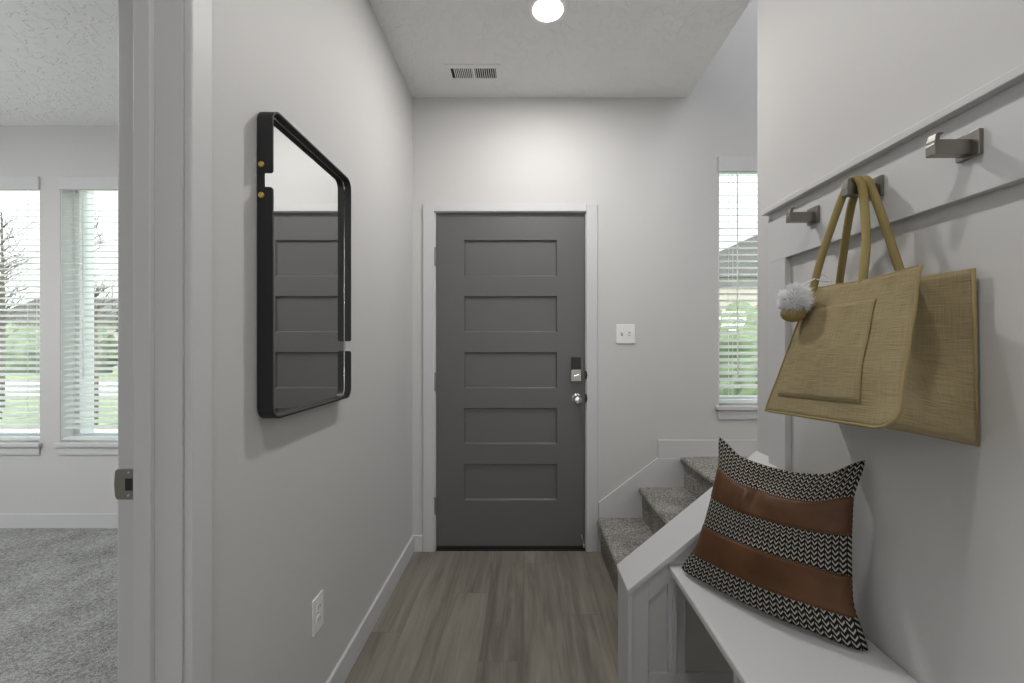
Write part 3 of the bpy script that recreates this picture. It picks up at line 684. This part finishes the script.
# ------------------------------------------------------------------ pillow
pl = thing('throw_pillow', 'square pillow of brown leather stripes and black and white zigzag knit on the bench', 'pillow', (0.68, 1.22, SZ))
BL, BR, TL, TR = V((.516, 1.390, .526)), V((.826, 1.020, .520)), V((.634, 1.380, .955)), V((.856, 1.066, .964))
bot = (BR - BL); up_ = ((TL + TR) / 2 - (BL + BR) / 2)
pn = bot.cross(up_).normalized()
if pn.y > 0: pn = -pn
if pn.z < 0: pass
def ear(t):
    t = min(1.0, min(t, 1 - t) / 0.24)
    return t * t * (3 - 2 * t)
def pil(u, v, side, extra=0.0):
    a = 4 * u * (1 - u); c = 4 * v * (1 - v)
    uu = 0.5 + (u - 0.5) * (1 - 0.085 * ear(v) - 0.05 * c)
    pin = (0.13 * ear(u) + 0.13 * a) * (1 + 0.25 * (0.5 - abs(u - 0.58))) if v > 0.5 else 0.05 * ear(u)
    vv = 0.5 + (v - 0.5) * (1 - pin)
    p = BL * (1-uu)*(1-vv) + BR * uu*(1-vv) + TL * (1-uu)*vv + TR * uu*vv
    low = max(0.0, 1 - v / 0.45) ** 2 * a ** 0.6
    p = p + V((pn.x, pn.y, 0)) * 0.042 * low - V((0, 0, 0.012)) * low
    t = 0.078 * (max(0.0, math.sin(PI * u)) ** 0.55) * (max(0.0, math.sin(PI * v)) ** 0.55) * (1 + 0.12 * (0.5 - v))
    wr = 0.0
    if side > 0:
        # soft dents under the top edge and folds running to the corners
        wr -= 0.030 * math.exp(-(((u-0.40)/0.17)**2 + ((v-0.90)/0.12)**2))
        wr += 0.011 * math.exp(-(((u-0.34)/0.035)**2 + ((v-0.70)/0.11)**2)) - 0.010 * math.exp(-(((u-0.42)/0.035)**2 + ((v-0.74)/0.10)**2))
        wr += 0.008 * noise.noise(V((u*6, v*6, 1.3))) * a * c
        wr -= 0.010 * math.exp(-(((u-0.93)/0.06)**2 + ((v-0.12)/0.06)**2))
    t = (t + wr * min(1, a*c*2)) if side > 0 else t * 0.75
    return p + pn * side * (t + extra)
bm = BM(); uvl = bm.loops.layers.uv.new('UVMap')
NU = 64
f_ = grid(bm, lambda u, v: pil(u, v, 1), NU, NU, lambda a, b_: (a, b_), uvl)
nf = len(bm.faces)
b2 = grid(bm, lambda u, v: pil(1 - u, v, -1), NU, NU, lambda a, b_: (1-a, b_), uvl)
bmesh.ops.remove_doubles(bm, verts=bm.verts[:], dist=0.0002)
bmesh.ops.recalc_face_normals(bm, faces=bm.faces[:])
obj('pillow_body', bm, M['knit'], pl, smooth='all')['label'] = 'black and white zigzag knit cover'
for v0, v1 in ((0.150, 0.355), (0.575, 0.785)):
    bm = BM()
    top = grid(bm, lambda u, v: pil(0.002 + u*0.996, v0 + (v1 - v0)*v, 1, 0.0022 * min(1, 40*u, 40*(1-u), 60*v, 60*(1-v)) + 0.0006), NU, 16)
    o = solid(obj('leather_stripe', bm, M['leather'], pl, smooth='all'), 0.0012, 0); o['label'] = 'brown leather stripe'
    sb = BM()
    for vv in (v0, v1): tube(sb, [pil(0.01 + 0.98*i/60, vv, 1, 0.0012) for i in range(61)], 0.0014, 6)
    obj('stripe_seam', sb, M['leather'], o, smooth='all')

# ------------------------------------------------------------------ mirror
mi = thing('wall_mirror', 'rectangular wall mirror with deep black metal frame and brass screws', 'mirror', (XL, 1.32, 1.06))
my0, my1, mz0, mz1 = 1.075, 1.565, 1.062, 1.857
XF, XG = -0.636, -0.660
def rrect(y0, y1, z0, z1, r, n=8):
    pts = []
    for cy, cz2, a0 in ((y1 - r, z1 - r, 0), (y0 + r, z1 - r, 90), (y0 + r, z0 + r, 180), (y1 - r, z0 + r, 270)):
        for k in range(n + 1):
            a = math.radians(a0 + 90 * k / n); pts.append((cy + r * math.cos(a), cz2 + r * math.sin(a)))
    return pts
RC = 0.034; TH = 0.0045
outer = rrect(my0, my1, mz0, mz1, RC); inner = rrect(my0 + TH, my1 - TH, mz0 + TH, mz1 - TH, RC - TH)
def ring(bm, A, B, x0, x1):
    n = len(A); vs = [[bm.verts.new((x, p[0], p[1])) for p in P] for P, x in ((A, x0), (A, x1), (B, x1), (B, x0))]
    for a in range(4):
        for i in range(n): bm.faces.new((vs[a][i], vs[a][(i+1) % n], vs[(a+1) % 4][(i+1) % n], vs[(a+1) % 4][i]))
    bmesh.ops.recalc_face_normals(bm, faces=bm.faces[:])
bm = BM(); ring(bm, outer, inner, XL + 0.003, XG + 0.002)
obj('back_band', bm, M['black_metal'], mi, smooth=True)
# front band in two C-shaped lengths, open at two notches
n1z = (1.653, 1.6888); n2z = (1.231, 1.2665)
path = outer; n = len(path)
# upper piece: from near notch top, up, over the top, down the far side to the far notch
nn = 9
def arc(pts): return pts
TRc = path[0:nn]; TLc = path[nn:2*nn]; BLc = path[2*nn:3*nn]; BRc = path[3*nn:4*nn]
upper = [(my1, n2z[1])] + TRc + TLc + [(my0, n1z[1])]
lower = [(my0, n1z[0])] + BLc + BRc + [(my1, n2z[0])]
def band(pts, x0, x1):
    bm = BM(); P = [V((p[0], p[1])) for p in pts]; cen = V(((my0+my1)/2, (mz0+mz1)/2)); inn = []
    for i, p in enumerate(P):
        d = (P[min(i+1, len(P)-1)] - P[max(i-1, 0)]).normalized(); nrm = V((-d.y, d.x))
        if nrm.dot(cen - p) < 0: nrm = -nrm
        inn.append(p + nrm * TH)
    rr = 0.007
    # sharp ends get a rounded front corner: shrink x1 near the ends
    def xs(i):
        return x1
    Q = []
    def addend(p, q):  # extra stations near an end for rounding
        out = []
        d = (q - p).normalized()
        for k in range(6):
            s = rr * (1 - math.cos(math.radians(90 * k / 5))); out.append((p + d * s, rr * (1 - math.sin(math.radians(90 * k / 5)))))
        return out
    st0 = addend(P[0], P[1]); st1 = addend(P[-1], P[-2])[::-1]
    stations = st0 + [(p, 0.0) for p in P[1:-1]] + st1
    def inward(p, i):
        return None
    vs = []
    m_ = len(stations)
    for i, (p, cut) in enumerate(stations):
        a = stations[max(i-1, 0)][0]; b_ = stations[min(i+1, m_-1)][0]
        d = (b_ - a).normalized(); nrm = V((-d.y, d.x))
        if nrm.dot(cen - p) < 0: nrm = -nrm
        q = p + nrm * TH
        vs.append([bm.verts.new((x0, p.x, p.y)), bm.verts.new((x1 - cut, p.x, p.y)), bm.verts.new((x1 - cut, q.x, q.y)), bm.verts.new((x0, q.x, q.y))])
    for A, B in zip(vs, vs[1:]):
        for k in range(4): bm.faces.new((A[k], A[(k+1) % 4], B[(k+1) % 4], B[k]))
    bm.faces.new(vs[0]); bm.faces.new(vs[-1][::-1]); bmesh.ops.recalc_face_normals(bm, faces=bm.faces[:])
    return bm
for pts in (upper, lower): obj('frame_band', band(pts, XG + 0.002, XF), M['black_metal'], mi, smooth=True)
bm = BM(); A = [bm.verts.new((XG, p[0], p[1])) for p in inner]; B = [bm.verts.new((XG - 0.004, p[0], p[1])) for p in inner]
bm.faces.new(A); bm.faces.new(B[::-1])
for i in range(len(A)): bm.faces.new((A[i], B[i], B[(i+1) % len(A)], A[(i+1) % len(A)]))
bmesh.ops.recalc_face_normals(bm, faces=bm.faces[:]); obj('mirror_glass', bm, M['mirror'], mi)
bm = BM(); tube(bm, [(XG + 0.0006, p[0], p[1]) for p in inner + inner[:1]], 0.0013, 6); obj('glass_edge', bm, M['chrome'], mi, smooth='all')
for z in (1.710, 1.632):
    bm = BM(); lathe(bm, (-0.664, my0, z), [(0.0075, 0.0), (0.0075, -0.002), (0.006, -0.0038)], 'y', 20); obj('brass_screw', bm, M['brass'], mi, smooth=True)['label'] = 'round brass screw'

# ------------------------------------------------------------------ outlet, switch
ou = thing('wall_outlet', 'white duplex outlet low on the mirror wall above the baseboard', 'outlet', (XL, 1.390, 0.376))
bm = BM(); box(bm, XL, XL + 0.006, 1.355, 1.426, 0.318, 0.434); obj('cover_plate', bm, M['white'], ou, 0.0025, 3)
for dz in (-0.020, 0.020):
    bm = BM(); lathe(bm, (XL + 0.006, 1.3905, 0.376 + dz), [(0.0165, 0), (0.0165, 0.002)], 'x', 24); s_ = obj('socket', bm, M['white'], ou, smooth=True)
    for dy, hh in ((-0.006, 0.008), (0.006, 0.0065)):
        bm = BM(); box(bm, XL + 0.0078, XL + 0.0084, 1.3905 + dy - 0.001, 1.3905 + dy + 0.001, 0.376 + dz - 0.002, 0.376 + dz + hh - 0.001); obj('slot', bm, M['dark'], s_)
bm = BM(); lathe(bm, (XL + 0.006, 1.3905, 0.376), [(0.003, 0), (0.002, 0.001)], 'x', 12); obj('screw', bm, M['nickel'], ou)

sx0, sz1 = dpt(616.0, 324.3); sx1, sz0 = dpt(634.9, 343.5)
sw = thing('light_switch', 'white two-gang switch plate on the wall right of the front door', 'light switch', ((sx0+sx1)/2, D, (sz0+sz1)/2))
bm = BM(); box(bm, sx0, sx1, D - 0.007, D, sz0, sz1); obj('cover_plate', bm, M['white'], sw, 0.003, 3)
scx, scz = (sx0+sx1)/2, (sz0+sz1)/2
bm = BM(); box(bm, scx - 0.029, scx - 0.017, D - 0.0075, D - 0.006, scz - 0.012, scz + 0.012)
tg = obj('toggle_slot', bm, M['nickel'], sw, 0.0004)
bm = prism(BM(), [(D - 0.0065, scz - 0.006), (D - 0.022, scz + 0.006), (D - 0.020, scz + 0.011), (D - 0.0065, scz + 0.006)], 'x', scx - 0.0265, scx - 0.0195); obj('toggle', bm, M['white'], tg, 0.0008)
bm = BM(); box(bm, scx + 0.017, scx + 0.029, D - 0.0075, D - 0.006, scz - 0.012, scz + 0.012)
tg = obj('toggle_slot', bm, M['nickel'], sw, 0.0004)
bm = prism(BM(), [(D - 0.0065, scz - 0.006), (D - 0.020, scz - 0.011), (D - 0.022, scz - 0.006), (D - 0.0065, scz + 0.006)], 'x', scx + 0.0195, scx + 0.0265); obj('toggle', bm, M['white'], tg, 0.0008)

# ------------------------------------------------------------------ can lights, vent
def can(x, y, z, label):
    r_ = thing('ceiling_light', label, 'ceiling light', (x, y, z))
    bm = lathe(BM(), (x, y, z), [(0.097, 0.0), (0.097, -0.003), (0.092, -0.007), (0.072, -0.009), (0.066, -0.006), (0.064, 0.0)], 'z', 48); obj('trim_ring', bm, M['white'], r_, smooth=True)
    bm = lathe(BM(), (x, y, z), [(0.066, -0.0085), (0.063, -0.0105), (0.03, -0.0112)], 'z', 40); obj('diffuser', bm, M['lamp'], r_, smooth=True)
    return r_
c0 = can(0.107, 1.90, CEIL, 'round white recessed light shining in the hall ceiling')
for (x, y, z, p), lb in zip(LAMPS[1:], ('round white recessed light above the hooks', 'recessed fill light added in the carpeted room near the doorway', 'recessed fill light added in the far half of the carpeted room', 'recessed fill light added left of the open rear wall', 'recessed fill light added right of the open rear wall')):
    copy_tree(c0, (x, y, z), lb)
M['globe'] = glow('fill_globe_glow', (1.0, 0.98, 0.95), 5.0)
for (x, y, z, p), top, lb in zip(FILL_GLOBES[:3], (CEIL, CEIL, TOP), ('unseen globe fill light added in the carpeted room', 'unseen globe fill light added behind the viewer', 'unseen globe fill light added high over the stair')):
    r_ = thing('fill_pendant', lb, 'pendant lamp', (x, y, top))  # body of an added fill lamp, kept out of view
    bm = BM(); bmesh.ops.create_uvsphere(bm, u_segments=32, v_segments=20, radius=0.165, matrix=Matrix.Translation((x, y, z))); obj('globe', bm, M['globe'], r_, smooth='all')
    bm = lathe(BM(), (x, y, z), [(0.035, 0.155), (0.035, 0.20), (0.006, 0.205), (0.006, top - z - 0.02), (0.06, top - z - 0.02), (0.06, top - z)], 'z', 20); obj('stem', bm, M['nickel'], r_, smooth=True)
vx0, vx1, vy0, vy1 = (444.5 - 524) * 1.505/280.8, (500.5 - 524) * 1.505/272, 1.505*FPX/281.0, 1.505*FPX/264.2
vy0, vy1 = min(vy0, vy1), max(vy0, vy1)
vx0 = (444 - 524) * vy0 / FPX; vx1 = (500.5 - 524) * vy0 / FPX
ve = thing('ceiling_vent', 'small white rectangular air register in the hall ceiling', 'vent', ((vx0+vx1)/2, (vy0+vy1)/2, CEIL))
bm = BM(); f = 0.028; g = 0.022
ix0, ix1, iy0, iy1 = vx0 + f, vx1 - f, vy0 + f, vy1 - f; zt_ = CEIL - 0.006
box(bm, vx0, ix0, vy0, vy1, zt_, CEIL); box(bm, ix1, vx1, vy0, vy1, zt_, CEIL); box(bm, ix0, ix1, vy0, iy0, zt_, CEIL); box(bm, ix0, ix1, iy1, vy1, zt_, CEIL)
xm_ = (ix0 + ix1) / 2 ; box(bm, xm_ - 0.006, xm_ + 0.006, iy0, iy1, zt_, CEIL)
obj('register_frame', bm, M['white'], ve)
bm = BM(); box(bm, ix0, ix1, iy0, iy1, CEIL - 0.0012, CEIL - 0.0004); obj('duct_opening', bm, M['dark'], ve)
for half, (a_, b_) in enumerate(((ix0 + 0.014, xm_ - 0.006), (xm_ + 0.006, ix1))):
    bm = BM(); nf_ = 10
    for i in range(nf_):
        x = a_ + (b_ - a_) * (i + 0.5) / nf_; s = 0.0022 if half == 0 else 0.0017
        box(bm, x - s, x + s, iy0, iy1, zt_ + 0.001, CEIL - 0.001)
    obj('fins', bm, M['white'], ve)

GZ_ = -0.35
struct('floor_bounce_left', box(BM(), -20, -6.2, -12, D + 0.1, GZ_ - 0.2, GZ_), M['concrete'])  # unseen pale ground added to bounce light into the side room
struct('floor_bounce_rear', box(BM(), -12, 12, -16, -6.1, -0.2, -0.02), M['concrete'])  # unseen pale ground added to bounce light up to the hall ceiling
gx, gy, gz, gp = FILL_GLOBES[3]
r_ = thing('fill_sconce', 'unseen globe fill light added on the far stairwell wall', 'fill lamp', (XS, gy, gz))  # fill lamp added behind the hook wall to lift the hall ceiling
bm = BM(); bmesh.ops.create_uvsphere(bm, u_segments=32, v_segments=20, radius=0.105, matrix=Matrix.Translation((gx, gy, gz))); obj('globe', bm, M['globe'], r_, smooth='all')
bm = lathe(BM(), (XS, gy, gz), [(0.06, 0.0), (0.06, -0.02), (0.02, -0.03), (0.02, -0.08)], 'x', 20); obj('wall_bracket', bm, M['nickel'], r_, smooth=True)
bpy.data.objects['fill_globe.003'].data.shadow_soft_size = 0.11
# ------------------------------------------------------------------ outside, seen through the blinds
GZ = -0.35
bm = BM(); box(bm, -60, 60, D + 0.2, 90, GZ - 0.2, GZ); struct('floor_lawn', bm, M['grass'], 'green lawn outside the windows')
bm = BM(); box(bm, -60, 60, 6.0, 8.0, GZ, GZ + 0.02); box(bm, -60, 60, 13.5, 20, GZ, GZ + 0.02); struct('floor_pavement', bm, M['concrete'], 'pale pavement and street outside')
bm = BM(); box(bm, -5.4, 0.9, RY + 0.2, RY + 1.6, GZ, -0.05); struct('floor_porch', bm, M['concrete'])
for xx in (-4.02,):
    pst = tag(obj('porch_post', box(BM(), xx, xx + 0.16, RY + 0.75, RY + 0.91, -0.05, 2.7), M['vinyl'], None, 0.006), 'white square porch post outside the side room window', 'post')
def house(x, y, w, d, h, label):
    r_ = thing('house', label, 'house', (x, y, GZ), 'houses across the street')
    obj('walls', box(BM(), x - w/2, x + w/2, y, y + d, GZ, GZ + h), M['siding'], r_)
    bm = prism(BM(), [(x - w/2 - .4, GZ + h), (x + w/2 + .4, GZ + h), (x, GZ + h + 2.2)], 'y', y - .3, y + d + .3); obj('roof', bm, M['roof'], r_)
    for q in (-0.28, 0.0, 0.28):
        bm = BM(); box(bm, x + q*w - .5, x + q*w + .5, y - 0.05, y, GZ + 1.0, GZ + 2.2); obj('window', bm, M['vinyl'], r_, 0.01)
house(-34, 31, 11, 8, 3.2, 'distant tan house behind the blinds of the left window')
house(-21, 33, 11, 8, 3.0, 'distant tan house behind the blinds of the right window')
house(11, 19, 9, 8, 4.6, 'neighbouring tan house behind the stair window')
def bare_tree(x, y, h, label, seed):
    rnd = random.Random(seed); r_ = thing('tree', label, 'tree', (x, y, GZ), 'young trees on the lawn')
    bm = BM(); tube(bm, [(x, y, GZ), (x + 0.05, y, GZ + h*0.5), (x, y, GZ + h)], lambda t: 0.06*(1 - 0.8*t), 8); obj('trunk', bm, M['bark'], r_)
    bm = BM()
    for i in range(26):
        z = GZ + h * rnd.uniform(0.4, 0.95); a = rnd.uniform(0, 2*PI); l = rnd.uniform(0.5, 1.3) * (1.2 - (z - GZ)/h)
        p0 = V((x, y, z)); p1 = p0 + V((math.cos(a)*l, math.sin(a)*l, l*0.8)); tube(bm, [p0, (p0+p1)/2 + V((0, 0, .05)), p1], lambda t: 0.018*(1 - 0.8*t), 5)
        for q in range(3):
            b0 = p0.lerp(p1, rnd.uniform(.4, .9)); b1 = b0 + V((rnd.uniform(-.4, .4), rnd.uniform(-.4, .4), rnd.uniform(.1, .5))); tube(bm, [b0, b1], 0.006, 4)
    obj('branches', bm, M['bark'], r_)
    return r_
bare_tree(-10.9, 8.8, 3.9, 'bare young tree behind the left blind', 1)
for i, (tx, ty, th, ts) in enumerate(((-16.6, 12.4, 5.6, 8), (-13.4, 10.9, 5.0, 9), (-13.9, 13.6, 6.0, 11))):
    bare_tree(tx, ty, th, ('tall bare tree behind the top of the left blind', 'bare tree left of the right window frame', 'bare tree at the left edge of the view')[i], ts)
bare_tree(-8.3, 8.2, 2.7, 'bare young tree behind the blind with the tilt wand', 2)
def shrub(x, y, s, label, seed):
    rnd = random.Random(seed); bm = BM(); bmesh.ops.create_icosphere(bm, subdivisions=4, radius=s, matrix=Matrix.Translation((x, y, GZ + s*0.8)))
    for v in bm.verts: v.co += (v.co - V((x, y, GZ + s*.8))).normalized() * s * 0.35 * noise.noise(v.co * 4 / s + V((seed, 0, 0)))
    o = obj('shrub', bm, M['leaf'], None, smooth='all'); return tag(o, label, 'shrub', 'shrubs outside the windows')
shrub(4.0, 6.6, 0.8, 'green shrub behind the stair window', 3)
shrub(-14.6, 9.6, 0.8, 'round green shrub behind the left blind', 4)
for i, (sx_, sy_, ss) in enumerate(((-16.0, 21.5, 1.1), (-22.9, 22.0, 1.4), (-27.5, 23.0, 1.4), (-19.3, 23.5, 1.5), (-12.6, 23.0, 1.2), (7.4, 14.5, 1.6))):
    shrub(sx_, sy_, ss, ('large green shrub across the street', 'rounded green shrub left across the street', 'green shrub furthest left across the street', 'tallest green shrub across the street', 'green shrub across the street behind the wand', 'green shrub in front of the neighbouring house')[i], 5 + i)
bm = BM(); hp = [(-90, GZ), (-90, 6)] + [(-90 + 12*i, 5 + 3*noise.noise(V((i*.6, 0, 0)))) for i in range(1, 15)] + [(90, 4), (90, GZ)]
prism(bm, hp, 'y', 86, 90); tag(obj('hill', bm, M['hill']), 'dry distant hillside beyond the houses', 'hill')
